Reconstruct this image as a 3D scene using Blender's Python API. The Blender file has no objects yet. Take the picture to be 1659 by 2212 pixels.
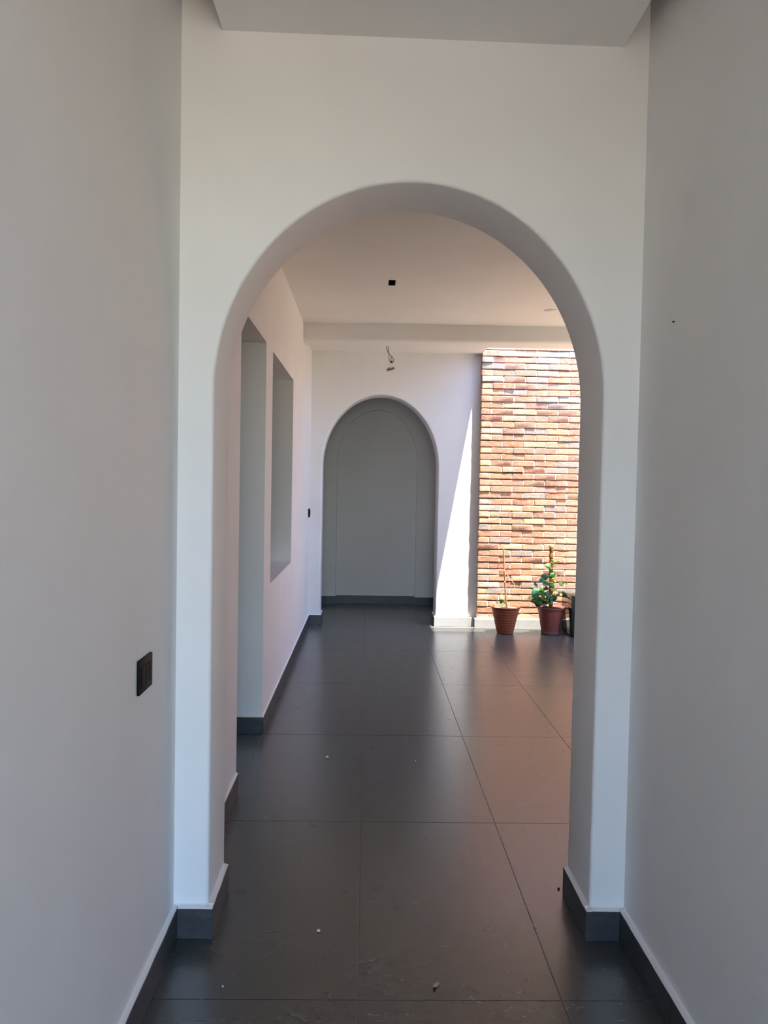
import bpy, bmesh, math, random
from mathutils import Vector, Matrix

scene = bpy.context.scene
C = scene.collection
random.seed(11)

# ------------------------------------------------------------------ camera
F_PX, PITCH, YAW, ROLL, EYE = 1678.43, .03512, .02179, .01853, 1.50527
fwd = Vector((math.sin(YAW) * math.cos(PITCH), math.cos(YAW) * math.cos(PITCH), -math.sin(PITCH)))
rgt = Vector((math.cos(YAW), -math.sin(YAW), 0))
upv = rgt.cross(fwd)
r2 = math.cos(ROLL) * rgt + math.sin(ROLL) * upv
u2 = -math.sin(ROLL) * rgt + math.cos(ROLL) * upv
cam_data = bpy.data.cameras.new('camera')
cam_data.sensor_fit = 'HORIZONTAL'
cam_data.sensor_width = 36
cam_data.lens = 36 * F_PX / 1659
cam_data.clip_start = .02
cam = bpy.data.objects.new('camera', cam_data)
C.objects.link(cam)
m = Matrix((r2, u2, -fwd)).transposed().to_4x4()
m.translation = (0, 0, EYE)
cam.matrix_world = m
scene.camera = cam

# ------------------------------------------------------------------ sky, sun, exposure
SUN_DIR = Vector((-.168, .18, -1)).normalized()       # the way the light travels
world = bpy.data.worlds.new('World')
scene.world = world
world.use_nodes = True
nt = world.node_tree
nt.nodes.clear()
out = nt.nodes.new('ShaderNodeOutputWorld')
bg = nt.nodes.new('ShaderNodeBackground')
sky = nt.nodes.new('ShaderNodeTexSky')
sky.sky_type = 'NISHITA'
sky.sun_disc = False
sky.sun_elevation = math.asin(-SUN_DIR.z)
sky.sun_rotation = math.atan2(-SUN_DIR.x, -SUN_DIR.y)
sky.altitude = 1500
sky.dust_density = .4
sky.ozone_density = 2.0
bg.inputs['Strength'].default_value = 1.15
tint = nt.nodes.new('ShaderNodeMix')
tint.data_type, tint.blend_type = 'RGBA', 'MULTIPLY'
tint.inputs[0].default_value = 1
tint.inputs[7].default_value = (.90, 1.0, 1.12, 1)
nt.links.new(sky.outputs[0], tint.inputs[6])
nt.links.new(tint.outputs[2], bg.inputs[0])
nt.links.new(bg.outputs[0], out.inputs[0])

sun_data = bpy.data.lights.new('sun', 'SUN')
sun_data.energy = 13.8
sun_data.color = (1, .96, .86)
sun_data.angle = math.radians(.53)
sun = bpy.data.objects.new('sun', sun_data)
C.objects.link(sun)
sun.location = (2, 4, 8)
sun.rotation_euler = SUN_DIR.to_track_quat('-Z', 'Y').to_euler()


def portal(name, loc, size, direction):
    d = bpy.data.lights.new(name, 'AREA')
    d.shape = 'RECTANGLE'
    d.size, d.size_y = size
    d.cycles.is_portal = True
    o = bpy.data.objects.new(name, d)
    C.objects.link(o)
    o.location = loc
    o.rotation_euler = Vector(direction).to_track_quat('-Z', 'Y').to_euler()


portal('court_portal', (3.6, 5.56, 3.36), (4.85, 5.46), (0, 0, -1))
portal('patio_door_portal', (.75, -3.55, 1.375), (2.5, 2.75), (0, 1, 0))
portal('side_window_portal', (-3.25, 4.9, .55), (1.2, .6), (1, 0, 0))

scene.view_settings.view_transform = 'Standard'
scene.view_settings.look = 'None'
scene.view_settings.exposure = .93
scene.view_settings.gamma = 1
scene.view_settings.use_curve_mapping = False
scene.cycles.use_denoising = True
scene.cycles.adaptive_threshold = .025
scene.cycles.max_bounces = 9
scene.cycles.diffuse_bounces = 6
scene.cycles.glossy_bounces = 3
scene.cycles.transmission_bounces = 2
scene.cycles.sample_clamp_indirect = 12
scene.cycles.caustics_reflective = False
scene.cycles.caustics_refractive = False


# ------------------------------------------------------------------ materials
class N:
    """small wrapper for building a node material"""

    def __init__(self, name):
        self.m = bpy.data.materials.new(name)
        self.m.use_nodes = True
        self.t = self.m.node_tree
        self.p = self.t.nodes['Principled BSDF']

    def n(self, kind, **kw):
        x = self.t.nodes.new(kind)
        for k, v in kw.items():
            if k in x.inputs:
                x.inputs[k].default_value = v
            else:
                setattr(x, k, v)
        return x

    def l(self, a, b):
        self.t.links.new(a, b)

    def noise(self, vec, scale, detail=4, rough=.5, dist=0):
        x = self.n('ShaderNodeTexNoise')
        x.inputs['Scale'].default_value = scale
        x.inputs['Detail'].default_value = detail
        x.inputs['Roughness'].default_value = rough
        x.inputs['Distortion'].default_value = dist
        if vec is not None:
            self.l(vec, x.inputs['Vector'])
        return x.outputs['Fac']

    def ramp(self, fac, stops):
        x = self.n('ShaderNodeValToRGB')
        e = x.color_ramp.elements
        while len(e) < len(stops):
            e.new(.5)
        for i, (p, c) in enumerate(stops):
            e[i].position = p
            e[i].color = (c, c, c, 1) if isinstance(c, (int, float)) else (*c, 1)
        self.l(fac, x.inputs['Fac'])
        return x.outputs['Color']

    def mix(self, fac, a, b, mode='MIX'):
        x = self.n('ShaderNodeMix', data_type='RGBA', blend_type=mode)
        for v, i in ((fac, 0), (a, 6), (b, 7)):
            if hasattr(v, 'is_linked'):
                self.l(v, x.inputs[i])
            elif i == 0:
                x.inputs[0].default_value = v
            else:
                x.inputs[i].default_value = (*v, 1)
        return x.outputs[2]

    def math(self, op, a, b=0.0):
        x = self.n('ShaderNodeMath', operation=op)
        for v, i in ((a, 0), (b, 1)):
            if hasattr(v, 'is_linked'):
                self.l(v, x.inputs[i])
            else:
                x.inputs[i].default_value = v
        return x.outputs[0]

    def bump(self, h, strength=.2, dist=.01):
        x = self.n('ShaderNodeBump')
        x.inputs['Strength'].default_value = strength
        x.inputs['Distance'].default_value = dist
        self.l(h, x.inputs['Height'])
        self.l(x.outputs[0], self.p.inputs['Normal'])

    def coord(self, kind='Object'):
        return self.n('ShaderNodeTexCoord').outputs[kind]

    def position(self):
        return self.n('ShaderNodeNewGeometry').outputs['Position']

    def stretch(self, vec, s):
        x = self.n('ShaderNodeMapping')
        x.inputs['Scale'].default_value = s
        self.l(vec, x.inputs['Vector'])
        return x.outputs[0]

    def set(self, **kw):
        for k, v in kw.items():
            k = k.replace('_', ' ')
            if hasattr(v, 'is_linked'):
                self.l(v, self.p.inputs[k])
            else:
                self.p.inputs[k].default_value = (*v, 1) if isinstance(v, tuple) and len(v) == 3 else v
        return self


M = {}


def wall_material(name, a, b):
    w = N(name)
    pos = w.position()
    patch = w.noise(pos, 2.3, 2, .55)
    w.set(Base_Color=w.mix(w.ramp(patch, [(.35, 0), (.65, 1)]), a, b), Roughness=.62)
    w.p.inputs['Specular IOR Level'].default_value = .3
    w.bump(w.noise(pos, 9, 4, .6), .16, .012)
    return w.m


M['wall'] = wall_material('white_plaster_paint', (.80, .785, .765), (.825, .812, .795))
M['ceiling'] = wall_material('ceiling_paint', (.79, .775, .755), (.81, .80, .785))

# dark slate-look porcelain floor tile
w = N('slate_tile')
pos = w.position()
oi = w.n('ShaderNodeObjectInfo')
flow = w.stretch(pos, (1.0, 1.7, 1.0))
big = w.noise(pos, 1.6, 5, .6, .6)
veins = w.noise(flow, 6, 6, .6, 2.2)
fine = w.noise(pos, 55, 2, .6)
base = w.mix(w.ramp(big, [(.3, 0), (.7, 1)]), (.025, .0248, .022), (.037, .0365, .032))
base = w.mix(w.math('MULTIPLY', w.ramp(veins, [(.50, 0), (.70, 1)]), .07), base, (.095, .089, .078))
base = w.mix(w.math('MULTIPLY', oi.outputs['Random'], .25), base, (.05, .049, .048))
smudge = w.ramp(w.noise(pos, 5.5, 3, .5, .3), [(.66, 0), (.74, 1)])
base = w.mix(w.math('MULTIPLY', smudge, .35), base, (.015, .015, .014))
rough = w.math('ADD', w.math('ADD', .215, w.math('MULTIPLY', veins, .09)), w.math('MULTIPLY', smudge, .02))
w.set(Base_Color=base, Roughness=rough)
w.p.inputs['Specular IOR Level'].default_value = 1.0
w.set(Sheen_Weight=.14, Sheen_Roughness=.45, Sheen_Tint=(.85, .80, .74))
h = w.math('ADD', w.math('MULTIPLY', veins, 1.0), w.math('MULTIPLY', fine, .25))
w.bump(h, .10, .004)
M['tile'] = w.m

w = N('baseboard_tile_dark')
pos = w.position()
v = w.noise(w.stretch(pos, (3, 3, 9)), 6, 6, .6, .8)
base = w.mix(w.ramp(v, [(.45, 0), (.75, 1)]), (.040, .041, .044), (.068, .069, .074))
sc = w.ramp(w.noise(w.stretch(pos, (14, 14, 2)), 5, 4, .7), [(.67, 0), (.72, 1)])
base = w.mix(w.math('MULTIPLY', sc, .12), base, (.35, .35, .36))
w.set(Base_Color=base, Roughness=.42)
w.bump(v, .08, .003)
M['base_dark'] = w.m

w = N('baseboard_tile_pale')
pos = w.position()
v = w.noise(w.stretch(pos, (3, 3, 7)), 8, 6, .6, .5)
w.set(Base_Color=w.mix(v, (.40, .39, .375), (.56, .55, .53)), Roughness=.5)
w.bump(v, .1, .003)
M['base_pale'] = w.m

w = N('grout')
w.set(Base_Color=w.mix(w.noise(w.position(), 30, 3), (.17, .155, .13), (.27, .245, .21)), Roughness=.8)
M['grout'] = w.m

w = N('cement_render')
w.set(Base_Color=w.mix(w.noise(w.position(), 12, 6, .6), (.33, .31, .28), (.46, .43, .39)), Roughness=.9)
M['cement'] = w.m

w = N('patio_paving')
w.set(Base_Color=w.mix(w.noise(w.position(), 3, 6, .6), (.56, .405, .265), (.64, .47, .31)), Roughness=.9)
M['patio'] = w.m

w = N('added_court_paving')
w.set(Base_Color=w.mix(w.noise(w.position(), 3, 6, .6), (.52, .425, .295), (.60, .49, .34)), Roughness=.9)
M['court'] = w.m

w = N('warm_bounce_paint')  # for the added, unseen court wall, coloured to throw warm light inside
w.set(Base_Color=w.mix(w.noise(w.position(), 2, 6, .6), (.60, .46, .28), (.66, .51, .32)), Roughness=.85)
M['warm_bounce'] = w.m

# hand-made brick
w = N('fired_brick')
oi = w.n('ShaderNodeObjectInfo')
rnd = oi.outputs['Random']
oc = w.coord('Object')
off = w.n('ShaderNodeVectorMath', operation='ADD')
cmb = w.n('ShaderNodeCombineXYZ')
w.l(w.math('MULTIPLY', rnd, 37.0), cmb.inputs[0])
w.l(w.math('MULTIPLY', rnd, 91.0), cmb.inputs[2])
w.l(oc, off.inputs[0])
w.l(cmb.outputs[0], off.inputs[1])
vec = off.outputs[0]
tone = w.ramp(rnd, [(0, (.46, .185, .105)), (.16, (.53, .24, .14)), (.34, (.57, .285, .17)), (.50, (.58, .315, .17)),
                    (.64, (.51, .215, .135)), (.74, (.58, .355, .19)), (.82, (.42, .13, .10)), (.88, (.40, .34, .28)), (1, (.31, .28, .255))])
w.t.nodes[-1].color_ramp.interpolation = 'LINEAR'
mot = w.noise(vec, 16, 6, .62, .4)
c = w.mix(w.ramp(mot, [(.38, 0), (.62, .75)]), tone, (.60, .345, .22))
pale = w.ramp(w.noise(w.stretch(vec, (1, 1, 1.6)), 24, 6, .7, .6), [(.52, 0), (.70, 1)])
c = w.mix(w.math('MULTIPLY', pale, .45), c, (.69, .54, .42))
dark = w.ramp(w.noise(vec, 40, 4, .65, .5), [(.66, 0), (.76, 1)])
c = w.mix(w.math('MULTIPLY', dark, .45), c, (.10, .06, .04))
w.set(Base_Color=c, Roughness=.9)
w.p.inputs['Specular IOR Level'].default_value = .2
w.bump(w.math('ADD', mot, w.noise(vec, 60, 5, .6)), .55, .006)
M['brick'] = w.m

w = N('lime_mortar')
v = w.noise(w.position(), 60, 5, .65)
w.set(Base_Color=w.mix(v, (.52, .46, .38), (.74, .70, .62)), Roughness=.95)
w.bump(v, .5, .004)
M['mortar'] = w.m
w = N('bed_mortar')
v = w.noise(w.position(), 50, 5, .65)
w.set(Base_Color=w.mix(v, (.16, .11, .08), (.30, .22, .17)), Roughness=.95)
M['bed'] = w.m


def plain(name, col, rough=.5, spec=.5, metal=0, var=.12, scale=25, bump=0, bscale=60):
    w = N(name)
    vec = w.coord('Object')
    f = w.noise(vec, scale, 5, .6)
    lo = tuple(x * (1 - var) for x in col)
    hi = tuple(min(1, x * (1 + var)) for x in col)
    w.set(Base_Color=w.mix(f, lo, hi), Roughness=rough, Metallic=metal)
    w.p.inputs['Specular IOR Level'].default_value = spec
    if bump:
        w.bump(w.noise(vec, bscale, 4, .6), bump, .004)
    return w.m


M['terracotta'] = plain('terracotta_clay', (.30, .078, .036), .62, .35, 0, .28, 18, .2)
M['plum'] = plain('plum_plastic', (.255, .076, .060), .5, .4, 0, .16, 30)
M['foot'] = plain('dusty_pot_foot', (.16, .085, .075), .8, .2, 0, .25, 20)
M['soil'] = plain('potting_soil', (.06, .035, .022), 1, .1, 0, .5, 60, 1, 90)
M['pale_soil'] = plain('dry_pale_soil', (.40, .27, .17), 1, .1, 0, .35, 60, 1, 90)
M['bamboo'] = plain('bamboo_stake', (.42, .215, .11), .6, .3, 0, .2, 40)
M['coir'] = plain('coir_fibre', (.26, .125, .045), 1, .05, 0, .6, 45, 1, 120)
M['coir_sunlit'] = plain('coir_sunlit_top', (.62, .46, .14), 1, .05, 0, .25, 45, 1, 120)  # paler copy of the coir: sunlight on the pole top put into the colour
M['dry_stem'] = plain('dried_stem', (.70, .57, .28), .8, .1, 0, .15, 60)
M['stem'] = plain('green_stem', (.20, .22, .07), .6, .3, 0, .2, 60)
M['black_plastic'] = plain('black_plastic', (.004, .004, .005), .6, .12, 0, .1, 50)
M['black_inside'] = plain('black_recess', (.004, .004, .004), .7, .2, 0, .1, 50)
M['white_plastic'] = plain('white_plastic', (.72, .68, .63), .4, .4, 0, .05, 50)
M['shaded_top'] = plain('plate_shade_brown', (.22, .17, .135), .6, .3, 0, .15, 60)  # shading on the upper side of the lamp plate, put into the colour
M['wire'] = plain('dark_brown_wire', (.035, .016, .012), .5, .4, 0, .1, 50)
M['wire_grey'] = plain('grey_wire', (.14, .13, .115), .5, .4, 0, .1, 50)
M['enamel'] = plain('dark_green_enamel', (.010, .030, .022), .13, 1.0, 0, .1, 6)
M['alu'] = plain('dark_aluminium', (.05, .05, .05), .4, .5, .6, .1, 20)
M['plaster_bit'] = plain('plaster_bit', (.72, .70, .66), .9, .2, 0, .1, 200)
M['dirt'] = plain('dirt_speck', (.02, .015, .012), .9, .1)
M['dead_wing'] = plain('pale_brown_chip', (.34, .31, .27), .8, .2, 0, .3, 200)


def leaf_material(name, col, rim):
    w = N(name)
    f = w.noise(w.coord('Object'), 45, 4, .6)
    w.set(Base_Color=w.mix(f, col, rim), Roughness=.35)
    tr = w.n('ShaderNodeBsdfTranslucent')
    tr.inputs['Color'].default_value = (*[min(1, x * 1.9) for x in rim], 1)
    mx = w.n('ShaderNodeMixShader')
    mx.inputs[0].default_value = .42
    w.l(w.p.outputs[0], mx.inputs[1])
    w.l(tr.outputs[0], mx.inputs[2])
    w.l(mx.outputs[0], w.t.nodes['Material Output'].inputs[0])
    return w.m


M['leaf_g'] = leaf_material('leaf_green', (.07, .19, .035), (.12, .27, .05))
M['leaf_d'] = leaf_material('leaf_dark_green', (.035, .11, .025), (.06, .16, .03))
M['leaf_b'] = leaf_material('leaf_blue_green', (.07, .20, .10), (.10, .25, .12))
M['leaf_y'] = leaf_material('leaf_yellow_green', (.30, .40, .05), (.42, .48, .07))
M['leaf_p'] = leaf_material('leaf_pale_yellow', (.55, .52, .22), (.62, .58, .28))
M['leaf_o'] = leaf_material('leaf_dried_orange', (.55, .24, .09), (.60, .30, .12))


# ------------------------------------------------------------------ helpers
def tag(o, label=None, cat=None, group=None, kind=None):
    if label:
        o['label'] = label
    if cat:
        o['category'] = cat
    if group:
        o['group'] = group
    if kind:
        o['kind'] = kind
    return o


def link(name, data, parent=None, mat=None):
    o = bpy.data.objects.new(name, data)
    C.objects.link(o)
    if mat is not None and data is not None and not data.materials:
        data.materials.append(mat)
    if parent is not None:
        o.parent = parent
    return o


def empty(name, loc):
    o = bpy.data.objects.new(name, None)
    C.objects.link(o)
    o.location = loc
    o.empty_display_size = .05
    return o


def mesh(name, bm, smooth=False):
    bmesh.ops.recalc_face_normals(bm, faces=bm.faces)
    me = bpy.data.meshes.new(name)
    bm.to_mesh(me)
    bm.free()
    if smooth:
        for p in me.polygons:
            p.use_smooth = True
        if smooth is not True:
            me.set_sharp_from_angle(angle=math.radians(smooth))
    return me


def box(bm, x0, x1, y0, y1, z0, z1, bevel=0):
    vs = [bm.verts.new((x, y, z)) for z in (z0, z1) for y in (y0, y1) for x in (x0, x1)]
    fs = [bm.faces.new([vs[i] for i in f]) for f in ((0, 2, 3, 1), (4, 5, 7, 6), (0, 1, 5, 4), (2, 6, 7, 3), (0, 4, 6, 2), (1, 3, 7, 5))]
    if bevel:
        es = list({e for f in fs for e in f.edges})
        bmesh.ops.bevel(bm, geom=es, offset=bevel, segments=2, profile=.5, affect='EDGES')


def structure(name, boxes, mat, label=None, cat=None):
    bm = bmesh.new()
    for b in boxes:
        box(bm, *b)
    o = link(name, mesh(name, bm), None, mat)
    return tag(o, label, cat, kind='structure')


def plate(axis, us, vs, solid, w0, w1):
    """slab made of a grid of cells with openings: us, vs are the cut lines, solid(i, j) says which cells
    are filled, w0..w1 the thickness along axis"""
    bm = bmesh.new()
    cache = {}

    def V(u, v, w):
        k = (u, v, w)
        if k not in cache:
            p = {'x': (w, u, v), 'y': (u, w, v), 'z': (u, v, w)}[axis]
            cache[k] = bm.verts.new(p)
        return cache[k]

    nu, nv = len(us) - 1, len(vs) - 1
    S = lambda i, j: 0 <= i < nu and 0 <= j < nv and solid(i, j)
    for i in range(nu):
        for j in range(nv):
            if not S(i, j):
                continue
            a, b, c, d = us[i], us[i + 1], vs[j], vs[j + 1]
            for wv in (w0, w1):
                bm.faces.new([V(a, c, wv), V(b, c, wv), V(b, d, wv), V(a, d, wv)])
            if not S(i - 1, j):
                bm.faces.new([V(a, c, w0), V(a, d, w0), V(a, d, w1), V(a, c, w1)])
            if not S(i + 1, j):
                bm.faces.new([V(b, c, w0), V(b, d, w0), V(b, d, w1), V(b, c, w1)])
            if not S(i, j - 1):
                bm.faces.new([V(a, c, w0), V(b, c, w0), V(b, c, w1), V(a, c, w1)])
            if not S(i, j + 1):
                bm.faces.new([V(a, d, w0), V(b, d, w0), V(b, d, w1), V(a, d, w1)])
    return bm


def arch_wall(name, x0, x1, z1, y0, y1, xl, xr, zc, b, r, seg=72):
    """wall across the corridor with an arched opening and rounded plaster arrises"""
    bm = bmesh.new()
    cx, a = (xl + xr) / 2, (xr - xl) / 2
    path = [((xl, 0), (-1, 0)), ((xl, zc * .5), (-1, 0))]
    for i in range(seg + 1):
        t = math.pi - math.pi * i / seg
        x, z = cx + a * math.cos(t), zc + b * math.sin(t)
        n = Vector((math.cos(t) / a, math.sin(t) / b)).normalized()
        path.append(((x, z), (n.x, n.y)))
    path += [((xr, zc * .5), (1, 0)), ((xr, 0), (1, 0))]
    prof = []
    K = 5
    for k in range(K + 1):
        t = math.pi / 2 * k / K
        prof.append((r - r * math.sin(t), y0 + r - r * math.cos(t)))
    for k in range(K, -1, -1):
        t = math.pi / 2 * k / K
        prof.append((r - r * math.sin(t), y1 - r + r * math.cos(t)))
    rings = [[bm.verts.new((p[0] + n[0] * o, y, p[1] + n[1] * o)) for p, n in path] for o, y in prof]
    for A, B in zip(rings, rings[1:]):
        for i in range(len(path) - 1):
            f = bm.faces.new([A[i], A[i + 1], B[i + 1], B[i]])
            f.smooth = True
    for y in (y0, y1):
        pts = [(p[0] + n[0] * r, p[1] + n[1] * r) for p, n in path]

        def quad(q):
            bm.faces.new([bm.verts.new((x, y, z)) for x, z in q])
        quad([(x0, 0), (xl - r, 0), (xl - r, z1), (x0, z1)])
        quad([(xr + r, 0), (x1, 0), (x1, z1), (xr + r, z1)])
        for p, q in zip(pts[2:-2], pts[3:-2]):
            quad([p, q, (q[0], z1), (p[0], z1)])
    for q in ([(x0, y0, 0), (x0, y1, 0), (x0, y1, z1), (x0, y0, z1)], [(x1, y0, 0), (x1, y1, 0), (x1, y1, z1), (x1, y0, z1)],
              [(x0, y0, z1), (x1, y0, z1), (x1, y1, z1), (x0, y1, z1)]):
        bm.faces.new([bm.verts.new(p) for p in q])
    me = bpy.data.meshes.new(name)
    bm.to_mesh(me)
    bm.free()
    return tag(link(name, me, None, M['wall']), kind='structure')


def tube(bm, pts, rad, seg=8, taper=None):
    pts = [Vector(p) for p in pts]
    rings = []
    n0 = Vector((1, 0, 0))
    for i, p in enumerate(pts):
        d = (pts[min(i + 1, len(pts) - 1)] - pts[max(i - 1, 0)]).normalized()
        a = n0 - d * n0.dot(d)
        if a.length < .1:
            a = Vector((0, 1, 0)) - d * d.y
        a.normalize()
        b = d.cross(a)
        n0 = a
        rr = rad if taper is None else rad + (taper - rad) * i / (len(pts) - 1)
        rings.append([bm.verts.new(p + rr * (math.cos(2 * math.pi * k / seg) * a + math.sin(2 * math.pi * k / seg) * b)) for k in range(seg)])
    for A, B in zip(rings, rings[1:]):
        for k in range(seg):
            bm.faces.new([A[k], A[(k + 1) % seg], B[(k + 1) % seg], B[k]])
    bm.faces.new(rings[0])
    bm.faces.new(rings[-1][::-1])


def spline(pts, n=6):
    """Catmull-Rom through the points"""
    P = [Vector(p) for p in pts]
    P = [2 * P[0] - P[1]] + P + [2 * P[-1] - P[-2]]
    res = []
    for i in range(1, len(P) - 2):
        for k in range(n):
            t = k / n
            a, b, c, d = P[i - 1], P[i], P[i + 1], P[i + 2]
            res.append(.5 * (2 * b + (c - a) * t + (2 * a - 5 * b + 4 * c - d) * t * t + (3 * b - a - 3 * c + d) * t ** 3))
    res.append(P[-2])
    return res


def lathe(bm, prof, seg=48, radial=None, jitter=0):
    rings = []
    for r, z in prof:
        ring = []
        for k in range(seg):
            a = 2 * math.pi * k / seg
            rr = r * (1 if radial is None else radial(a, z)) + (random.uniform(-jitter, jitter) if jitter else 0)
            ring.append(bm.verts.new((rr * math.cos(a), rr * math.sin(a), z)))
        rings.append(ring)
    for A, B in zip(rings, rings[1:]):
        for k in range(seg):
            bm.faces.new([A[k], A[(k + 1) % seg], B[(k + 1) % seg], B[k]])
    return rings


# ================================================================== THE SETTING
# world layout (metres): x right, y away from the camera, z up, floor at 0
XL, XR = -.617, .884            # corridor side walls
ARCH0, ARCH1 = 2.54, 2.83       # first arch wall
X2 = -.610                      # left wall of the room behind
YB = 8.285                      # far wall
YBR = 8.190                     # face of the brick wall
XBR = 1.183                     # left end of the brick wall
CEIL2, BEAM_Z, CEIL3, ROOF = 2.970, 2.815, 2.905, 3.33
XROOF = 2.9                     # the roof ends here, the added court lies beyond

# ---- floor: grout bed with one slab for every tile
floor = structure('floor', [(-3.6, 3.8, -3.6, 10.2, -.12, -.0022)], M['grout'], 'dark grey slate tiled floor of the passage', 'floor')
TX0, TY0, TW, TL, GAP = -.6029, 2.2191, .6, 1.2, .0019
bm = bmesh.new()
box(bm, GAP / 2, TW - GAP / 2, GAP / 2, TL - GAP / 2, -.010, 0)
top = [e for e in bm.edges if all(v.co.z > -.001 for v in e.verts)]
bmesh.ops.bevel(bm, geom=top, offset=.0008, segments=1, affect='EDGES')
tile_me = mesh('floor_tile', bm)
tile_me.materials.append(M['tile'])
for i in range(-5, 7):
    for j in range(-4, 7):
        x, y = TX0 + TW * i, TY0 + TL * j
        if x + TW < -.62 and not 2.6 < y + TL / 2 < 7.4 or x > .9 and 0 < y + TL < 2.9 or y < -3.5 or y > 10 or x > 3.6:
            continue
        t = link('floor_tile', tile_me, floor)
        t.location = (x, y, random.uniform(-.0004, 0))

# ---- corridor where the camera stands
structure('wall_left', [(XL - .2, XL, -.9, 2.7, 0, 3.3)], M['wall'])
structure('wall_right', [(XR, XR + .2, -.9, 2.7, 0, 3.3)], M['wall'])
arch_wall('wall_near_arch', -1.0, 6.2, 3.30, ARCH0, ARCH1, -.503, .768, 1.80, .683, .012)
structure('ceiling', [(-2.9, 3.2, -3.7, 2.6, 3.2, 3.36)], M['ceiling'])
bm = bmesh.new()
vs = [bm.verts.new(p) for p in ((-.487, -.9, 2.943), (.793, -.9, 2.929), (.801, 2.545, 2.929), (-.487, 2.545, 2.943),
                                (-.487, -.9, 3.00), (.793, -.9, 3.00), (.801, 2.545, 3.00), (-.487, 2.545, 3.00))]
for f in ((0, 1, 2, 3), (4, 5, 6, 7), (0, 1, 5, 4), (1, 2, 6, 5), (2, 3, 7, 6), (3, 0, 4, 7)):
    bm.faces.new([vs[i] for i in f])
tag(link('ceiling_dropped_panel', mesh('ceiling_dropped_panel', bm), None, M['ceiling']), 'dropped ceiling panel above the near arch', 'ceiling panel', kind='structure')

# entrance hall behind the camera, open to the patio
structure('wall_hall_left', [(-2.9, -2.7, -3.7, -.7, 0, 3.3), (-2.7, XL, -.9, -.7, 0, 3.3)], M['wall'])
structure('wall_hall_right', [(3.0, 3.2, -3.7, -.7, 0, 3.3), (XR, 3.0, -.9, -.7, 0, 3.3)], M['wall'])
bm = plate('y', [-2.9, -.5, 2.0, 3.2], [0, 2.75, 3.3], lambda i, j: not (i == 1 and j == 0), -3.7, -3.5)
tag(link('wall_patio', mesh('wall_patio', bm), None, M['wall']), kind='structure')
structure('door_1', [(-.5, -.45, -3.62, -3.58, 0, 2.75), (1.95, 2.0, -3.62, -3.58, 0, 2.75), (-.45, 1.95, -3.62, -3.58, 2.7, 2.75)], M['alu'])
structure('ground_patio', [(-14, 14, -18, -3.7, -.14, -.02)], M['patio'])

# ---- room behind the first arch
D0, D1, W0, W1, HT, SILL = 3.722, 4.632, 4.945, 6.295, 2.332, .862
bm = plate('x', [2.7, D0, D1, W0, W1, 8.4], [0, SILL, HT, 3.3],
           lambda i, j: not (i == 1 and j < 2 or i == 3 and j == 1), X2 - .2, X2)
tag(link('wall_left_inner', mesh('wall_left_inner', bm), None, M['wall']), kind='structure')
SLX0, SLX1, SLY0, SLY1 = .126, .177, 5.617, 5.768
bm = plate('z', [-1.0, SLX0, SLX1, XROOF], [2.75, SLY0, SLY1, 7.16], lambda i, j: not (i == 1 and j == 1), CEIL2, CEIL2 + .2)
tag(link('ceiling_inner', mesh('ceiling_inner', bm), None, M['ceiling']), kind='structure')
structure('ceiling_roof_slab', [(-1.0, XROOF, 2.6, 7.2, 3.16, ROOF), (-1.0, XBR + .004, 7.2, 10.0, 3.25, ROOF), (XBR, 3.8, YB + .1, 10.0, 3.25, ROOF)], M['cement'])

# ceiling beam with rounded lower edges
bm = bmesh.new()
prof = []
yf, yb, rr = 7.12, 7.39, .03
prof.append((yf, ROOF))
for k in range(7):
    t = math.pi / 2 * k / 6
    prof.append((yf + rr - rr * math.cos(t), BEAM_Z + rr - rr * math.sin(t)))
for k in range(7):
    t = math.pi / 2 * k / 6
    prof.append((yb - .012 + .012 * math.sin(t), BEAM_Z + .012 - .012 * math.cos(t)))
prof.append((yb, ROOF))
ends = []
for x, dy in ((-.80, .042), (XROOF, -.072)):
    ends.append([bm.verts.new((x, y + (dy if y < 7.3 else dy * .2), z + (-.008 if x < 0 else .012))) for y, z in prof])
for i in range(len(prof)):
    bm.faces.new([ends[0][i], ends[0][(i + 1) % len(prof)], ends[1][(i + 1) % len(prof)], ends[1][i]])
bm.faces.new(ends[0])
bm.faces.new(ends[1][::-1])
tag(link('ceiling_beam', mesh('ceiling_beam', bm, 35), None, M['ceiling']), 'plastered ceiling beam crossing in front of the skylight', 'beam', kind='structure')
structure('ceiling_far', [(-.80, XBR + .004, 7.38, YB + .05, CEIL3, 3.26)], M['ceiling'])
# unseen open court, added to light the room from the right, beyond the roof
structure('wall_right_added', [(XROOF, XROOF + .2, 2.7, 5.7, 0, 3.3)], M['wall'])  # added, unseen; holds court light off the near part of the room
structure('wall_added_court', [(6.0, 6.2, 2.7, 8.6, 0, 3.3)], M['warm_bounce'])
structure('ground_added_court', [(3.1, 6.0, ARCH1, 5.7, -.1, .001), (2.95, 6.0, 5.7, YB, -.1, .001)], M['court'])

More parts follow.
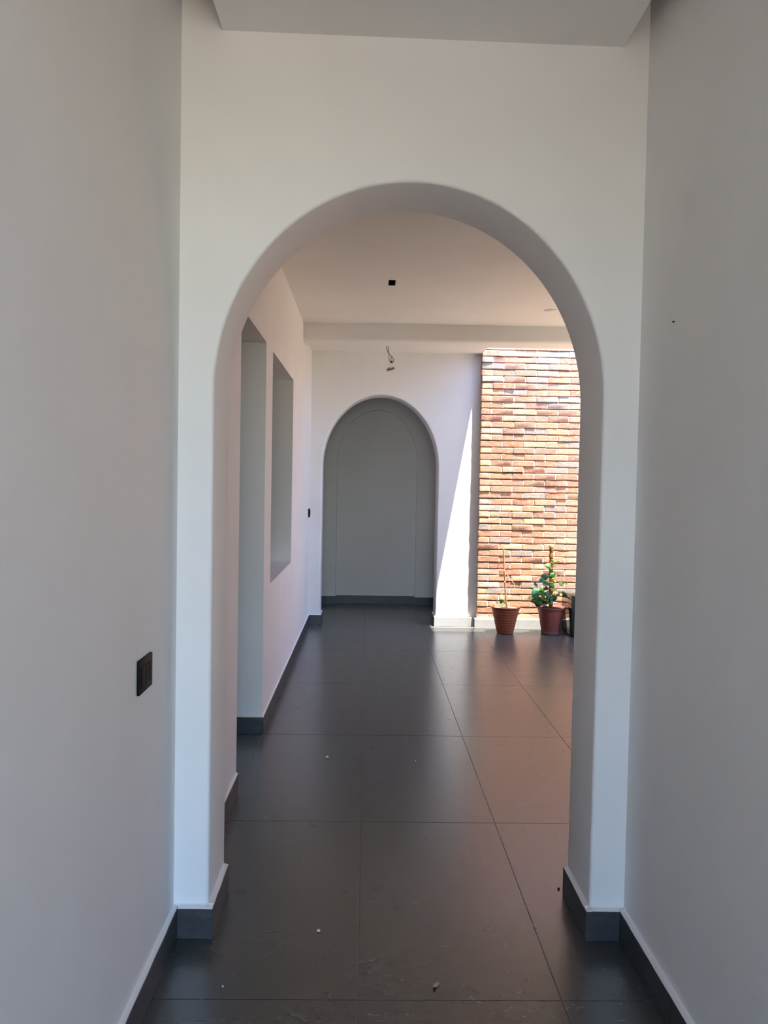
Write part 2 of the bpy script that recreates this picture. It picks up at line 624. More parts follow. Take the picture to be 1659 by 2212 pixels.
# ---- side room seen through the two openings of the left wall
bm = plate('x', [2.7, 4.3, 5.5, 7.4], [0, .25, .85, 3.3], lambda i, j: not (i == 1 and j == 1), -3.4, -3.2)
tag(link('wall_side_room_outer', mesh('wall_side_room_outer', bm), None, M['cement']), kind='structure')
structure('wall_side_room_near', [(-3.4, X2 - .19, 2.6, 2.75, 0, 3.3)], M['cement'])
structure('wall_side_room_far', [(-3.4, X2 - .19, 7.3, 7.45, 0, 3.3)], M['cement'])
structure('ceiling_side_room', [(-3.4, X2 - .19, 2.6, 7.45, 2.97, 3.3)], M['cement'])
structure('window_1', [(-3.32, -3.28, 4.3, 4.34, .25, .85), (-3.32, -3.28, 5.46, 5.5, .25, .85), (-3.32, -3.28, 4.34, 5.46, .25, .29),
                       (-3.32, -3.28, 4.34, 5.46, .81, .85)], M['alu'])

# ---- far wall with the second arch, vestibule and blind niche
arch_wall('wall_far_arch', -1.9, 1.30, 3.26, YB, YB + .30, -.488, .752, 1.69, .768, .012)
structure('wall_far_backing', [(1.29, 6.2, YB, YB + .3, 0, 3.30)], M['cement'])
arch_wall('wall_niche_surround', -1.9, 2.2, 3.2, 9.71, 9.80, -.378, .616, 1.79, .642, .006)
structure('wall_niche_back', [(-1.9, 2.2, 9.80, 10.0, 0, 3.2)], M['wall'])
structure('wall_vestibule_left', [(-1.9, -1.7, 8.5, 9.9, 0, 3.2)], M['wall'])
structure('wall_vestibule_right', [(2.0, 2.2, 8.5, 9.9, 0, 3.2)], M['wall'])
structure('ceiling_vestibule', [(-1.9, 2.2, 8.55, 9.9, CEIL3, 3.26)], M['ceiling'])


# ---- baseboards: each run is a backing with its tiles and the white filler on top
def baseboard(name, p, q, nrm, th, mat, first=None, length=.6, zt=.100, cap_back=.0, skew=0):
    """p, q: ends of the run on the wall face; nrm: direction into the room"""
    p, q, nrm = Vector((*p, 0)), Vector((*q, 0)), Vector((*nrm, 0))
    d = (q - p)
    L = d.length
    d.normalize()

    def block(bm, s0, s1, n0, n1, z0, z1, bevel=0):
        vs = []
        for z in (z0, z1):
            for n_ in (n0, n1):
                for s in (s0, s1):
                    v = p + d * s + nrm * n_
                    vs.append(bm.verts.new((v.x, v.y, z)))
        fs = [bm.faces.new([vs[i] for i in f]) for f in ((0, 2, 3, 1), (4, 5, 7, 6), (0, 1, 5, 4), (2, 6, 7, 3), (0, 4, 6, 2), (1, 3, 7, 5))]
        if bevel:
            bmesh.ops.recalc_face_normals(bm, faces=bm.faces)
            bmesh.ops.bevel(bm, geom=list({e for f in fs for e in f.edges}), offset=bevel, segments=1, affect='EDGES')

    bm = bmesh.new()
    block(bm, 0, L, -.002, th - .0025, 0, zt - .002)
    root = tag(link(name, mesh(name, bm), None, M['grout']), kind='structure')
    s = 0
    step = first or length
    while s < L - .004:
        e = min(L, s + step)
        if L - e < .03:
            e = L
        bm = bmesh.new()
        block(bm, s + (.0008 if s else 0), e - (.0008 if e < L else 0), .001, th, .0005, zt, .0008)
        link('baseboard_tile', mesh('baseboard_tile', bm), root, mat)
        s, step = e, length
    # filler: slightly uneven wedge of white paint and grout along the top
    bm = bmesh.new()
    n = max(2, int(L / .04))
    rows = []
    for i in range(n + 1):
        v = p + d * (L * i / n)
        j = random.uniform(-.0006, .0006)
        jj = random.uniform(-.0016, 0)
        row = []
        for off, z in ((-.002, zt - .003), (-.002, zt + .008 + j), (.004, zt + .0045 + j), (th - .001 + jj, zt + .0012), (th - .001 + jj, zt - .003)):
            a = v + nrm * off
            row.append(bm.verts.new((a.x, a.y, z)))
        rows.append(row)
    for A, B in zip(rows, rows[1:]):
        for k in range(5):
            bm.faces.new([A[k], A[(k + 1) % 5], B[(k + 1) % 5], B[k]])
    bm.faces.new(rows[0])
    bm.faces.new(rows[-1][::-1])
    link('white_filler', mesh('white_filler', bm), root, M['wall'])
    return root


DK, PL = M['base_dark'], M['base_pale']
baseboard('baseboard_left', (XL, -.7), (XL, ARCH0 - .002), (1, 0), .0170, DK, first=.925 + 1.2 - .86)
baseboard('baseboard_right', (XR, -.7), (XR, ARCH0 - .002), (-1, 0), .0200, DK, first=.925 + 1.2 - .84, length=.3)
baseboard('baseboard_arch_left', (-.600, ARCH0), (-.486, ARCH0), (0, -1), .023, DK)
baseboard('baseboard_arch_left_reveal', (-.503, ARCH0 - .022), (-.503, ARCH1 - .012), (1, 0), .0185, DK)
baseboard('baseboard_arch_right', (.752, ARCH0), (.864, ARCH0), (0, -1), .023, DK)
baseboard('baseboard_arch_right_reveal', (.768, ARCH0 - .022), (.768, ARCH1 - .012), (-1, 0), .0180, DK)
baseboard('baseboard_room_left_near', (X2, ARCH1), (X2, D0 - .006), (1, 0), .0120, DK)
baseboard('baseboard_opening', (X2 - .2, D1), (X2 + .010, D1), (0, -1), .016, DK)
baseboard('baseboard_room_left_far', (X2, D1 - .015), (X2, YB - .002), (1, 0), .0120, DK, first=.72)
baseboard('baseboard_far_left', (X2 + .012, YB), (-.472, YB), (0, -1), .020, DK)
baseboard('baseboard_far_left_reveal', (-.488, YB - .019), (-.488, YB + .29), (1, 0), .016, DK)
baseboard('baseboard_far_right_reveal', (.752, YB + .29), (.752, YB - .019), (-1, 0), .016, DK)
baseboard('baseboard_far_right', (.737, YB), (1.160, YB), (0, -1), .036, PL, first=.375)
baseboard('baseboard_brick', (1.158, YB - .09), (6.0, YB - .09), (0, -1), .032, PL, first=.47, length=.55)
baseboard('baseboard_vestibule_left', (-1.7, 9.71), (-.378, 9.71), (0, -1), .015, DK)
baseboard('baseboard_niche', (-.378, 9.80), (.616, 9.80), (0, -1), .015, DK)
baseboard('baseboard_vestibule_right', (.616, 9.71), (2.0, 9.71), (0, -1), .015, DK)

# ---- brick wall: backing with bed mortar, every brick its own piece
BRH, BRL, JT = .0678, .2335, .0085       # course height, brick module, joint
Z0 = .098
brick_wall = structure('wall_brick', [(XBR + .006, 6.0, YBR + .016, YB + .01, .0, 3.30)], M['bed'],
                       'sunlit wall of rough orange hand-made bricks', 'wall')


def brick_mesh(name, L, seedv):
    rnd = random.Random(seedv)
    bm = bmesh.new()
    H = BRH - JT
    us = [0, .007, L * rnd.uniform(.3, .7), L - .007, L]
    zs = [0, .006, H - .006, H]
    nx, nz = len(us), len(zs)
    g = []
    chip = rnd.random() < .4
    ci, cj = rnd.choice((0, 2, 2, 4)), rnd.choice((0, 3))
    belly = [rnd.uniform(-.0035, .0035) for _ in range(2)]
    for j in range(nz):
        row = []
        for i in range(nx):
            x, z = us[i], zs[j]
            y = rnd.uniform(-.0012, .0012)
            ex, ez = i in (0, nx - 1), j in (0, nz - 1)
            if ez:
                y += .0045
                z += rnd.uniform(-.0016, .0016)
                if i == 2:
                    z += belly[0 if j == 0 else 1] * .7
            if ex:
                y += .0040
                x += rnd.uniform(-.0018, .0018)
            if ex and ez:
                z += .003 if j == 0 else -.003
                x += .003 if i == 0 else -.003
            if chip and i == ci and j == cj:
                z += .012 if j == 0 else -.012
                y += .008
            row.append(bm.verts.new((x, y, z)))
        g.append(row)
    for j in range(nz - 1):
        for i in range(nx - 1):
            bm.faces.new([g[j][i], g[j][i + 1], g[j + 1][i + 1], g[j + 1][i]])
    loop = g[0][:] + [g[1][-1], g[2][-1]] + g[3][::-1] + [g[2][0], g[1][0]]
    back = [bm.verts.new((v.co.x, .030, v.co.z)) for v in loop]
    for k in range(len(loop)):
        n_ = (k + 1) % len(loop)
        bm.faces.new([loop[k], loop[n_], back[n_], back[k]])
    me = mesh(name, bm, 28)
    me.materials.append(M['brick'])
    return me


full = [brick_mesh('brick', BRL - JT, 100 + k) for k in range(16)]
half = [brick_mesh('half_brick', BRL / 2 - JT, 200 + k) for k in range(6)]
mortar = bmesh.new()
rest = bmesh.new()
NR = int((3.30 - Z0) / BRH)
rb = random.Random(5)
count = 0
for r in range(NR):
    z = Z0 + r * BRH
    x = XBR + rb.uniform(-.003, .003)
    first = True
    dz = rb.uniform(-.0015, .0015)
    while x < 5.98:
        short = first and r % 2 == 0
        L = BRL / 2 if short else BRL
        y = YBR + rb.choice((0, 0, .001, -.001, .002, -.003, .003, -.005, .004))
        if x < 2.42 and count < 300:
            o = link('brick', rb.choice(half if short else full), brick_wall)
            o.location = (x, y, z + dz + rb.uniform(-.001, .001))
            o.rotation_euler = (rb.uniform(-.013, .013), rb.uniform(-.004, .004), rb.uniform(-.006, .006))
            count += 1
        else:
            src = rb.choice(half if short else full)
            tmp = bmesh.new()
            tmp.from_mesh(src)
            bmesh.ops.translate(tmp, verts=tmp.verts, vec=(x, y, z))
            me_t = bpy.data.meshes.new('t')
            tmp.to_mesh(me_t)
            tmp.free()
            rest.from_mesh(me_t)
            bpy.data.meshes.remove(me_t)
        jx = x + L - JT
        box(mortar, jx - .001, jx + JT + .001, YBR + rb.uniform(.001, .004), YBR + .02, z + rb.uniform(0, .004), z + BRH - JT - rb.uniform(-.002, .006))
        x += L
        first = False
link('brick_field', mesh('brick_field', rest), brick_wall, M['brick'])['kind'] = 'stuff'
link('joint_mortar', mesh('joint_mortar', mortar), brick_wall, M['mortar'])['kind'] = 'stuff'

# ================================================================== THE THINGS
# ---- recessed black downlight in the inner ceiling
dl = empty('recessed_downlight', ((SLX0 + SLX1) / 2, (SLY0 + SLY1) / 2, CEIL2))
tag(dl, 'small black square recessed downlight in the middle of the ceiling', 'downlight')
hx, hy = (SLX1 - SLX0) / 2, (SLY1 - SLY0) / 2
bm = bmesh.new()
box(bm, -hx, -hx + .0015, -hy, hy, .000, .09)
box(bm, hx - .0015, hx, -hy, hy, .000, .09)
box(bm, -hx, hx, -hy, -hy + .0015, .000, .09)
box(bm, -hx, hx, hy - .0015, hy, .000, .09)
box(bm, -hx, hx, -hy, hy, .0885, .0905)
link('housing', mesh('housing', bm), dl, M['black_inside'])
bm = bmesh.new()
for k in range(3):
    rings = lathe(bm, [(.016, .050), (.018, .05), (.020, .078), (.014, .080), (.012, .058)], 16)
    bmesh.ops.translate(bm, verts=[v for rg in rings for v in rg], vec=(0, (k - 1) * .046, 0))
link('lamp_ring', mesh('lamp_ring', bm, True), dl, M['black_plastic'])

# ---- round blank cover plates on the inner ceiling
for k, (px, py, lab) in enumerate(((1.494, 6.453, 'round white cover plate on the ceiling, clear of the arch edge'),
                                   (1.665, 6.44, 'round white cover plate on the ceiling, mostly hidden by the arch edge'))):
    pl = empty('ceiling_cover_plate', (px, py, CEIL2))
    tag(pl, lab, 'cover plate', 'round ceiling cover plates')
    bm = bmesh.new()
    rings = lathe(bm, [(.0575, 0), (.0575, -.0035), (.055, -.006), (.040, -.0065)], 40)
    bm.faces.new(rings[-1])
    link('disc', mesh('disc', bm, 30), pl, M['ceiling'])
    bm = bmesh.new()
    rings = lathe(bm, [(.036, -.0060), (.036, -.0085), (.034, -.0095)], 40)
    bm.faces.new(rings[-1])
    link('centre_cap', mesh('centre_cap', bm, 30), pl, M['ceiling'])

# ---- lamp holder hanging on its wires from the far ceiling
LY = 7.75
hl = empty('hanging_lamp_holder', (.209, LY, 2.651))
tag(hl, 'small white lamp holder dangling on bare wires before the far arch', 'lamp holder')


def at(p):
    return (p[0] - .209, 0 + (p[3] if len(p) > 3 else 0), p[2] - 2.651)


def wire(name, pts, rad, mat):
    bm = bmesh.new()
    tube(bm, spline([at(p) for p in pts], 6), rad, 6)
    return link(name, mesh(name, bm, True), hl, mat)


wire('wire', [(.150, 0, 2.908), (.163, 0, 2.871), (.178, 0, 2.819), (.209, 0, 2.783), (.227, 0, 2.766), (.234, 0, 2.736), (.231, 0, 2.721), (.218, 0, 2.706)], .0030, M['wire'])
wire('wire', [(.187, 0, 2.908, .01), (.185, 0, 2.871, .01), (.185, 0, 2.819, .01), (.190, 0, 2.785, .008), (.194, 0, 2.743, .006), (.205, 0, 2.723, 0)], .0030, M['wire_grey'])
wire('wire', [(.209, 0, 2.783, 0), (.213, 0, 2.77, .004), (.212, 0, 2.745, .004), (.211, 0, 2.728, 0)], .0026, M['wire_grey'])
wire('cord', [(.212, 0, 2.716), (.209, 0, 2.700), (.207, 0, 2.676), (.207, 0, 2.662)], .0024, M['white_plastic'])
bm = bmesh.new()
bmesh.ops.create_icosphere(bm, subdivisions=2, radius=.0115)
for v in bm.verts:
    v.co = Vector((v.co.x * 1.1, v.co.y, v.co.z * .75)) * random.uniform(.85, 1.12) + Vector((.003, 0, .072))
link('taped_joint', mesh('taped_joint', bm), hl, M['black_plastic'])
tilt = Matrix.Rotation(math.radians(-14), 4, 'Y') @ Matrix.Rotation(math.radians(24), 4, 'X')
bm = bmesh.new()
rings = lathe(bm, [(.022, .006), (.047, .002), (.050, -.001), (.050, -.006), (.046, -.010), (.02, -.013)], 40)
bm.faces.new(rings[0][::-1])
bm.faces.new(rings[-1])
bmesh.ops.transform(bm, matrix=tilt, verts=bm.verts)
link('rose_plate', mesh('rose_plate', bm, 40), hl, M['white_plastic'])
bm = bmesh.new()
rings = lathe(bm, [(.046, .0025), (.030, .012), (.014, .023), (.008, .025)], 32)
bm.faces.new(rings[-1])
bmesh.ops.transform(bm, matrix=tilt, verts=bm.verts)
link('shaded_top', mesh('shaded_top', bm, 40), hl, M['shaded_top'])  # brown cone carries the shading of the plate's upper side
bm = bmesh.new()
rings = lathe(bm, [(.013, .006), (.012, .026), (.009, .029)], 24)
bmesh.ops.translate(bm, verts=bm.verts, vec=(0, -.012, 0))
bm.faces.new(rings[-1])
bmesh.ops.transform(bm, matrix=tilt, verts=bm.verts)
link('socket', mesh('socket', bm, 40), hl, M['white_plastic'])


# ---- black wall plates (face towards +x on the left-hand walls)
def wall_plate(name, x, y0, y1, z0, z1, th, label, cat, modules, rocker):
    cy, cz = (y0 + y1) / 2, (z0 + z1) / 2
    root = empty(name, (x, cy, cz))
    tag(root, label, cat)
    hy_, hz_ = (y1 - y0) / 2, (z1 - z0) / 2
    bm = bmesh.new()
    box(bm, 0, th * .75, -hy_, hy_, -hz_, hz_, th * .28)
    link('cover_plate', mesh('cover_plate', bm, 40), root, M['black_plastic'])
    w_ = (hy_ * 2 - .030) / modules
    for k in range(modules):
        a = -hy_ + .015 + k * w_
        bm = bmesh.new()
        box(bm, th * .5, th, a + .0012, a + w_ - .0012, -hz_ + .022, hz_ - .022, .0012)
        mod = link('rocker' if rocker else 'socket', mesh('module', bm, 40), root, M['black_plastic'])
        if not rocker:
            for (dy, dz, lz) in ((-.0065, .006, .008), (.0065, .006, .0095), (0, -.010, .005)):
                bm = bmesh.new()
                box(bm, th - .0002, th + .0003, a + w_ / 2 + dy - .0012, a + w_ / 2 + dy + .0012, dz - lz / 2, dz + lz / 2)
                link('contact_slot', mesh('contact_slot', bm), mod, M['black_inside'])
    return root


wall_plate('power_outlet', XL, 2.103, 2.232, .918, 1.014, .011, 'black power outlet plate on the left corridor wall', 'outlet', 3, False)
wall_plate('light_switch', X2, 8.055, 8.180, 1.150, 1.243, .016, 'black light switch near the far corner of the left wall', 'switch', 2, True)

# ---- glossy dark green cabinet box at the brick wall
bx = empty('green_cabinet_box', (2.083, 7.76, 0))
tag(bx, 'glossy dark green metal box standing against the brick wall', 'box')
bm = bmesh.new()
box(bm, 0, .62, .012, .40, .012, .418, .003)
link('body', mesh('body', bm, 40), bx, M['enamel'])
bm = bmesh.new()
box(bm, .004, .616, 0, .012, .016, .414, .003)
link('door', mesh('door', bm, 40), bx, M['enamel'])
for fx in (.02, .56):
    for fy in (.03, .34):
        bm = bmesh.new()
        box(bm, fx, fx + .04, fy, fy + .04, 0, .013)
        link('foot', mesh('foot', bm), bx, M['black_plastic'])


# ---- potted plants
def leaf_mesh(name):
    """heart-shaped leaf, base at the origin, tip along +y, folded along the rib"""
    bm = bmesh.new()
    side = [(0, -.02, 0), (.20, -.10, .02), (.40, .04, .045), (.47, .26, .05), (.40, .50, .035), (.24, .76, .005), (0, 1.02, -.06)]
    rib = [(0, -.02, 0), (0, .10, -.03), (0, .28, -.055), (0, .46, -.06), (0, .64, -.06), (0, .84, -.06), (0, 1.02, -.06)]
    cv = [bm.verts.new(p) for p in rib]
    for s in (1, -1):
        sv = [cv[0]] + [bm.verts.new((p[0] * s, p[1], p[2])) for p in side[1:-1]] + [cv[-1]]
        for k in range(6):
            f = [cv[k], cv[k + 1], sv[k + 1], sv[k]]
            f = list(dict.fromkeys(f))
            if len(f) > 2:
                bm.faces.new(f)
    me = mesh(name, bm, True)
    return me


leaf_base = leaf_mesh('leaf')
leaf_me = {}
for k in 'gdbypo':
    leaf_me[k] = leaf_base.copy()
    leaf_me[k].materials.append(M['leaf_' + k])


def add_leaf(root, p, size, kind, rnd, down=None):
    o = link('leaf', leaf_me[kind], root)
    p = Vector(p)
    ang = down if down is not None else rnd.uniform(-2.4, 2.4)
    # leaf plane turned roughly to the viewer and the sky, tip hanging
    tip = Vector((math.sin(ang), rnd.uniform(-.5, .1), -math.cos(ang) * .9)).normalized()
    nrm_ = Vector((rnd.uniform(-.6, .6), -1, rnd.uniform(.1, 1.0)))
    nrm_ = (nrm_ - tip * nrm_.dot(tip)).normalized()
    xax = tip.cross(nrm_)
    mt = Matrix((xax, tip, nrm_)).transposed().to_4x4()
    s = size * 1.28
    base = p - tip * s * .5
    o.matrix_local = Matrix.Translation(base) @ mt @ Matrix.Diagonal((s * rnd.uniform(.85, 1.1), s, s, 1))
    so = o.modifiers.new('thickness', 'SOLIDIFY')
    so.thickness = .02
    so.offset = 0
    return base


# left pot: ribbed terracotta with a bamboo stake
PX, PY = 1.443, 7.935
p1 = empty('potted_plant', (PX, PY, 0))
tag(p1, 'orange terracotta pot with horizontal ribs, bare bamboo stake and dried vine', 'potted plant')
bm = bmesh.new()
H1, RB1, RT1 = .278, .084, .142
prof = [(0.0, .002), (RB1 - .006, .002), (RB1, .006)]
for k in range(41):
    t = k / 40
    z = .008 + t * (H1 - .030)
    r = RB1 + (RT1 - RB1) * t
    r += .0028 * max(0, math.sin(t * 2 * math.pi * 9)) if .10 < t < .93 else 0
    prof.append((r, z))
prof += [(RT1 + .004, H1 - .018)]
lathe(bm, prof, 56)
link('pot', mesh('pot', bm, 60), p1, M['terracotta'])
bm = bmesh.new()
lathe(bm, [(RT1 + .002, H1 - .020), (RT1 + .012, H1 - .014), (RT1 + .0165, H1 - .007), (RT1 + .0150, H1 - .001), (RT1 + .010, H1), (RT1 + .001, H1 - .004), (RT1 - .006, H1 - .03), (RT1 - .013, H1 - .07)], 56)
link('rim', mesh('rim', bm, 60), p1, M['terracotta'])
bm = bmesh.new()
rings = lathe(bm, [(RT1 - .008, H1 - .024), (RT1 - .05, H1 - .016), (.05, H1 - .014), (.004, H1 - .010)], 32, None, .002)
bm.faces.new(rings[-1])
for v in bm.verts:
    v.co.z += random.uniform(-.004, .004)
link('soil', mesh('soil', bm, True), p1, M['pale_soil'])
bm = bmesh.new()
tube(bm, [(x - PX, 0, z) for x, z in ((1.456, .20), (1.452, .30), (1.436, .459), (1.422, .654), (1.4085, .866))], .0098, 12, .0075)
link('bamboo_stake', mesh('bamboo_stake', bm, 50), p1, M['bamboo'])
dry = [[(1.419, .647), (1.373, .659), (1.348, .636), (1.358, .604)], [(1.348, .636), (1.339, .604), (1.334, .591)],
       [(1.415, .66), (1.432, .628), (1.459, .596), (1.486, .557), (1.526, .516)], [(1.526, .516), (1.538, .464), (1.544, .435)],
       [(1.430, .54), (1.406, .491), (1.421, .443), (1.39, .378), (1.416, .346), (1.402, .262)]]
for k, pts in enumerate(dry):
    bm = bmesh.new()
    yo = (-.012, -.018, .012, .016, -.010)[k]
    tube(bm, spline([(x - PX, yo + .004 * math.sin(7 * i), z) for i, (x, z) in enumerate(pts)], 5), (.0042, .0035, .0044, .003, .0020)[k], 6, .002)
    link('dried_vine', mesh('dried_vine', bm, True), p1, M['dry_stem'])
rl = random.Random(3)
for (lx, lz, ls, kk) in ((1.391, .326, .036, 'g'), (1.425, .318, .032, 'y'), (1.352, .318, .026, 'p')):
    b0 = add_leaf(p1, (lx - PX, -.03, lz), ls, kk, rl, rl.uniform(-.6, .6))
    bm = bmesh.new()
    tube(bm, spline([(1.402 - PX, -.02, .255), ((1.402 + lx) / 2 - PX, -.03, .30), tuple(b0)], 4), .0016, 5)
    link('stem', mesh('stem', bm, True), p1, M['stem'])

# right pot: fluted plum pot with a moss pole and a climbing vine
QX, QY = 1.911, 7.935
p2 = empty('potted_plant', (QX, QY, 0))
tag(p2, 'dusky red fluted pot with a green climbing vine on a coir moss pole', 'potted plant')
H2, RB2, RT2 = .280, .094, .134


def flutes(a, z):
    if .035 < z < H2 - .045:
        e = min(1, (z - .035) / .02, (H2 - .045 - z) / .03)
        return 1 - .020 * e * (0.5 + .5 * math.cos(a * 44)) ** 2
    return 1


bm = bmesh.new()
prof = [(0, .002), (RB2 - .010, .002), (RB2 - .006, .006)]
for k in range(25):
    t = k / 24
    prof.append((RB2 - .004 + (RT2 - RB2 + .004) * (t ** 1.12), .010 + t * (H2 - .030)))
lathe(bm, prof, 264, flutes)
link('pot', mesh('pot', bm, 60), p2, M['plum'])
bm = bmesh.new()
lathe(bm, [(RB2 - .008, .003), (RB2 + .001, .005), (RB2 + .002, .026), (RB2 - .001, .030), (RB2 - .008, .030)], 56)
link('foot_ring', mesh('foot_ring', bm, 50), p2, M['foot'])
bm = bmesh.new()
lathe(bm, [(RT2 - .002, H2 - .035), (RT2 + .008, H2 - .018), (RT2 + .016, H2 - .008), (RT2 + .0165, H2 - .002), (RT2 + .012, H2), (RT2 + .002, H2 - .003), (RT2 - .006, H2 - .03), (RT2 - .014, H2 - .07)], 56)
link('rim', mesh('rim', bm, 60), p2, M['plum'])
bm = bmesh.new()
rings = lathe(bm, [(RT2 - .006, H2 - .022), (RT2 - .05, H2 - .010), (.05, H2 - .006), (.004, H2 - .002)], 32, None, .002)
bm.faces.new(rings[-1])
for v in bm.verts:
    v.co.z += random.uniform(-.006, .006)
link('soil', mesh('soil', bm, True), p2, M['soil'])
# moss pole, leaning slightly
bm = bmesh.new()
prof = [(.020, .18)]
for k in range(56):
    t = k / 55
    z = .22 + t * .675
    r = .0205 + .0022 * math.sin(t * 60) + .0010 * math.sin(t * 143)
    prof.append((r, z))
rings = lathe(bm, prof, 22, None, .0016)
bm.faces.new(rings[-1])
for v in bm.verts:
    v.co.x += -.010 * (v.co.z - .28) / .64
link('moss_pole', mesh('moss_pole', bm), p2, M['coir'])
bm = bmesh.new()
rings = lathe(bm, [(.017, .890), (.0245, .896), (.0255, .908), (.0225, .920), (.012, .926)], 22, None, .0015)
bm.faces.new(rings[-1])
for v in bm.verts:
    v.co.x += -.010
link('pole_cap', mesh('pole_cap', bm), p2, M['coir_sunlit'])
LEAVES = [(1.847, 7.858, 0.71, 0.055, 'g'), (1.888, 7.842, 0.655, 0.031, 'g'), (1.907, 7.878, 0.616, 0.054, 'd'), (1.82, 7.819, 0.596, 0.058, 'b'), (1.776, 7.808, 0.561, 0.045, 'b'), (1.735, 7.848, 0.511, 0.041, 'b'), (1.907, 7.89, 0.569, 0.037, 'y'), (1.862, 7.896, 0.522, 0.044, 'b'), (1.897, 7.872, 0.513, 0.044, 'g'), (1.83, 7.857, 0.533, 0.033, 'd'), (1.929, 7.894, 0.546, 0.029, 'y'), (1.988, 7.863, 0.529, 0.041, 'y'), (2.047, 7.851, 0.531, 0.02, 'y'), (1.953, 7.843, 0.752, 0.023, 'y'), (1.894, 7.856, 0.766, 0.023, 'g'), (1.79, 7.941, 0.431, 0.052, 'g'), (1.82, 7.929, 0.44, 0.047, 'd'), (1.732, 7.897, 0.42, 0.07, 'b'), (1.717, 7.926, 0.383, 0.031, 'y'), (1.672, 7.853, 0.377, 0.036, 'p'), (1.743, 7.867, 0.389, 0.047, 'g'), (1.739, 7.905, 0.354, 0.047, 'd'), (1.78, 7.888, 0.348, 0.057, 'b'), (1.749, 7.90, 0.318, 0.06, 'd'), (1.855, 7.936, 0.407, 0.041, 'p'), (1.858, 7.84, 0.414, 0.057, 'd'), (1.903, 7.883, 0.377, 0.047, 'd'), (1.901, 7.871, 0.357, 0.033, 'b'), (1.936, 7.891, 0.369, 0.047, 'd'), (1.83, 7.851, 0.364, 0.037, 'g'), (1.815, 7.887, 0.387, 0.033, 'y'), (1.928, 7.841, 0.466, 0.034, 'y'), (1.957, 7.942, 0.421, 0.034, 'o'), (2.01, 7.934, 0.403, 0.026, 'y'), (1.937, 7.896, 0.604, 0.024, 'y'), (1.903, 7.836, 0.492, 0.024, 'b'), (1.777, 7.939, 0.402, 0.039, 'g'), (1.802, 7.899, 0.366, 0.036, 'p'), (1.765, 7.875, .335, .05, 'd'), (1.79, 7.86, .318, .045, 'g'), (1.81, 7.88, .34, .045, 'd'), (1.725, 7.88, .345, .04, 'g'), (1.84, 7.87, .335, .045, 'd'), (1.86, 7.88, .37, .045, 'g'), (1.88, 7.86, .33, .04, 'd'), (1.77, 7.91, .37, .05, 'd'), (1.81, 7.9, .41, .045, 'g'), (1.84, 7.88, .47, .04, 'd')]
for (lx, ly, lz, ls, kk) in LEAVES:
    b0 = add_leaf(p2, (lx - QX, ly - QY, lz), ls, kk, rl)
    side = 1 if lx > QX else -1
    if lz < .46 and lx < 1.90:
        s0 = (rl.uniform(-.09, -.02), rl.uniform(-.05, .03), .272)
    else:
        s0 = (side * .019 - .006, -.012, max(.28, lz - rl.uniform(.03, .09)))
    mid = ((s0[0] + b0.x) / 2 + rl.uniform(-.012, .012), (s0[1] + b0.y) / 2 - .008, (s0[2] + b0.z) / 2 + .02)
    bm = bmesh.new()
    tube(bm, spline([s0, mid, tuple(b0)], 4), .0018, 5)
    link('stem', mesh('stem', bm, True), p2, M['stem'])
for pts, yo in (([(1.918, .762), (1.935, .717), (1.953, .672), (1.98, .627), (2.01, .589), (2.011, .544)], -.03),
                ([(1.925, .30), (1.935, .42), (1.928, .54), (1.932, .66), (1.918, .762)], -.020),
                ([(1.890, .285), (1.882, .40), (1.895, .52), (1.880, .63), (1.886, .72)], -.022)):
    bm = bmesh.new()
    tube(bm, spline([(x - QX, yo, z) for x, z in pts], 5), .0022, 6)
    link('vine', mesh('vine', bm, True), p2, M['stem'])


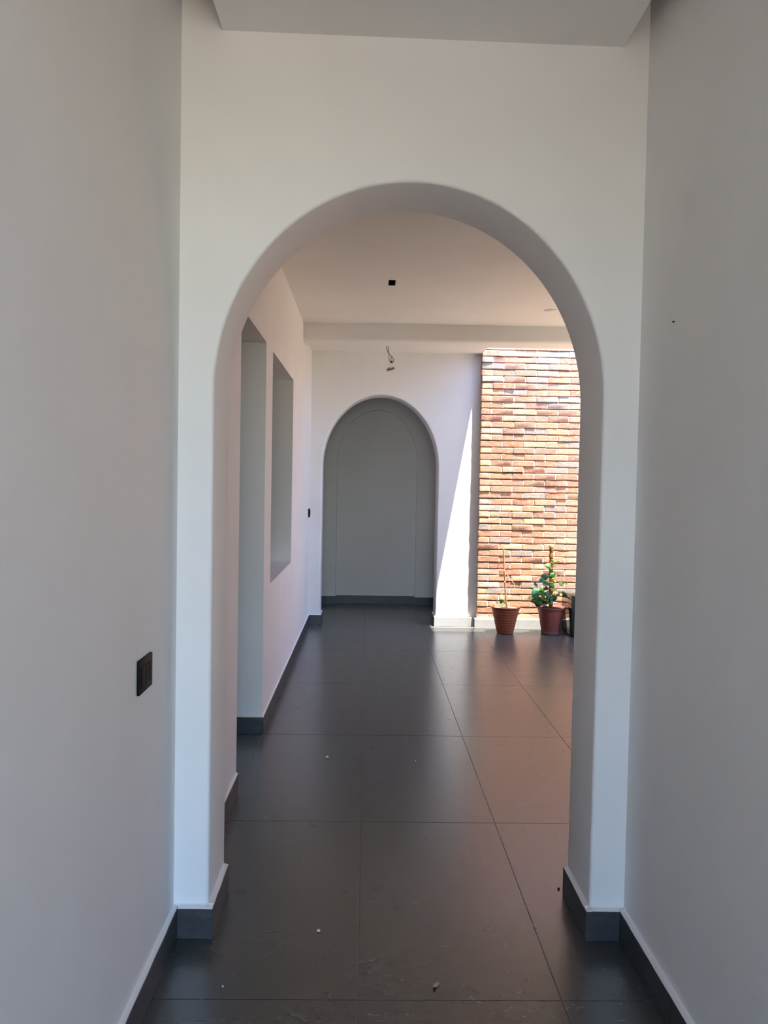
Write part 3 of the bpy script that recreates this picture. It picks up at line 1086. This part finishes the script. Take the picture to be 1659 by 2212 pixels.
# ---- crumbs lying on the floor
def crumb(name, loc, s, mat, label, cat, squash=(1, 1, .6), rot=0):
    bm = bmesh.new()
    bmesh.ops.create_icosphere(bm, subdivisions=2, radius=1)
    rr_ = random.Random(name + str(loc))
    for v in bm.verts:
        v.co *= rr_.uniform(.82, 1.1)
        v.co = Vector((v.co.x * squash[0] * s, v.co.y * squash[1] * s, v.co.z * squash[2] * s))
    zmin = min(v.co.z for v in bm.verts)
    for v in bm.verts:
        v.co.z -= zmin
    o = link(name, mesh(name, bm), None, mat)
    o.location = (*loc, 0)
    o.rotation_euler = (0, 0, rot)
    return tag(o, label, cat)


crumb('plaster_crumb', (-.138, 2.565), .0068, M['plaster_bit'], 'round white plaster crumb on the floor inside the near arch', 'crumb')
crumb('plaster_crumb', (-.195, 4.224), .0088, M['plaster_bit'], 'white plaster crumb on the floor beside the doorway opening', 'crumb')
crumb('plaster_crumb', (.289, 4.182), .0050, M['plaster_bit'], 'thin white plaster sliver right of the central floor joint', 'crumb', (.6, 2.6, .5))
crumb('plaster_crumb', (-.405, 2.275), .0035, M['plaster_bit'], 'tiny white plaster chip on the floor near the left baseboard', 'crumb', (.6, 1.6, .5), .5)
crumb('dirt_crumb', (.744, 2.85), .0050, M['dirt'], 'black dirt crumb behind the right foot of the near arch', 'crumb')
ch = empty('dead_moth', (.234, 2.285, 0))
tag(ch, 'pale brown dead moth on the floor in front of the near arch', 'moth')
for (dx, dy, sx, sy, rz, mt_, nm) in ((0, 0, .0062, .0150, -.55, 'dead_wing', 'wing'), (-.006, -.004, .0050, .0120, -.35, 'dead_wing', 'wing'), (-.007, -.018, .0032, .0080, -.3, 'dirt', 'body')):
    bm = bmesh.new()
    bmesh.ops.create_icosphere(bm, subdivisions=2, radius=1)
    for v in bm.verts:
        v.co = Vector((v.co.x * sx, v.co.y * sy, (v.co.z + 1) * .0028))
    o = link(nm, mesh(nm, bm, True), ch, M[mt_])
    o.location = (dx, dy, 0)
    o.rotation_euler = (0, 0, rz)
bm = bmesh.new()
tube(bm, [(0, 0, 0), (-.004, 0, 0), (-.0045, 0, 0), (-.006, 0, 0)], .0022, 8)
o = link('nail', mesh('nail', bm, True), None, M['dirt'])
o.location = (XR + .001, 2.262, 1.995)
tag(o, 'tiny dark nail in the right corridor wall', 'nail')
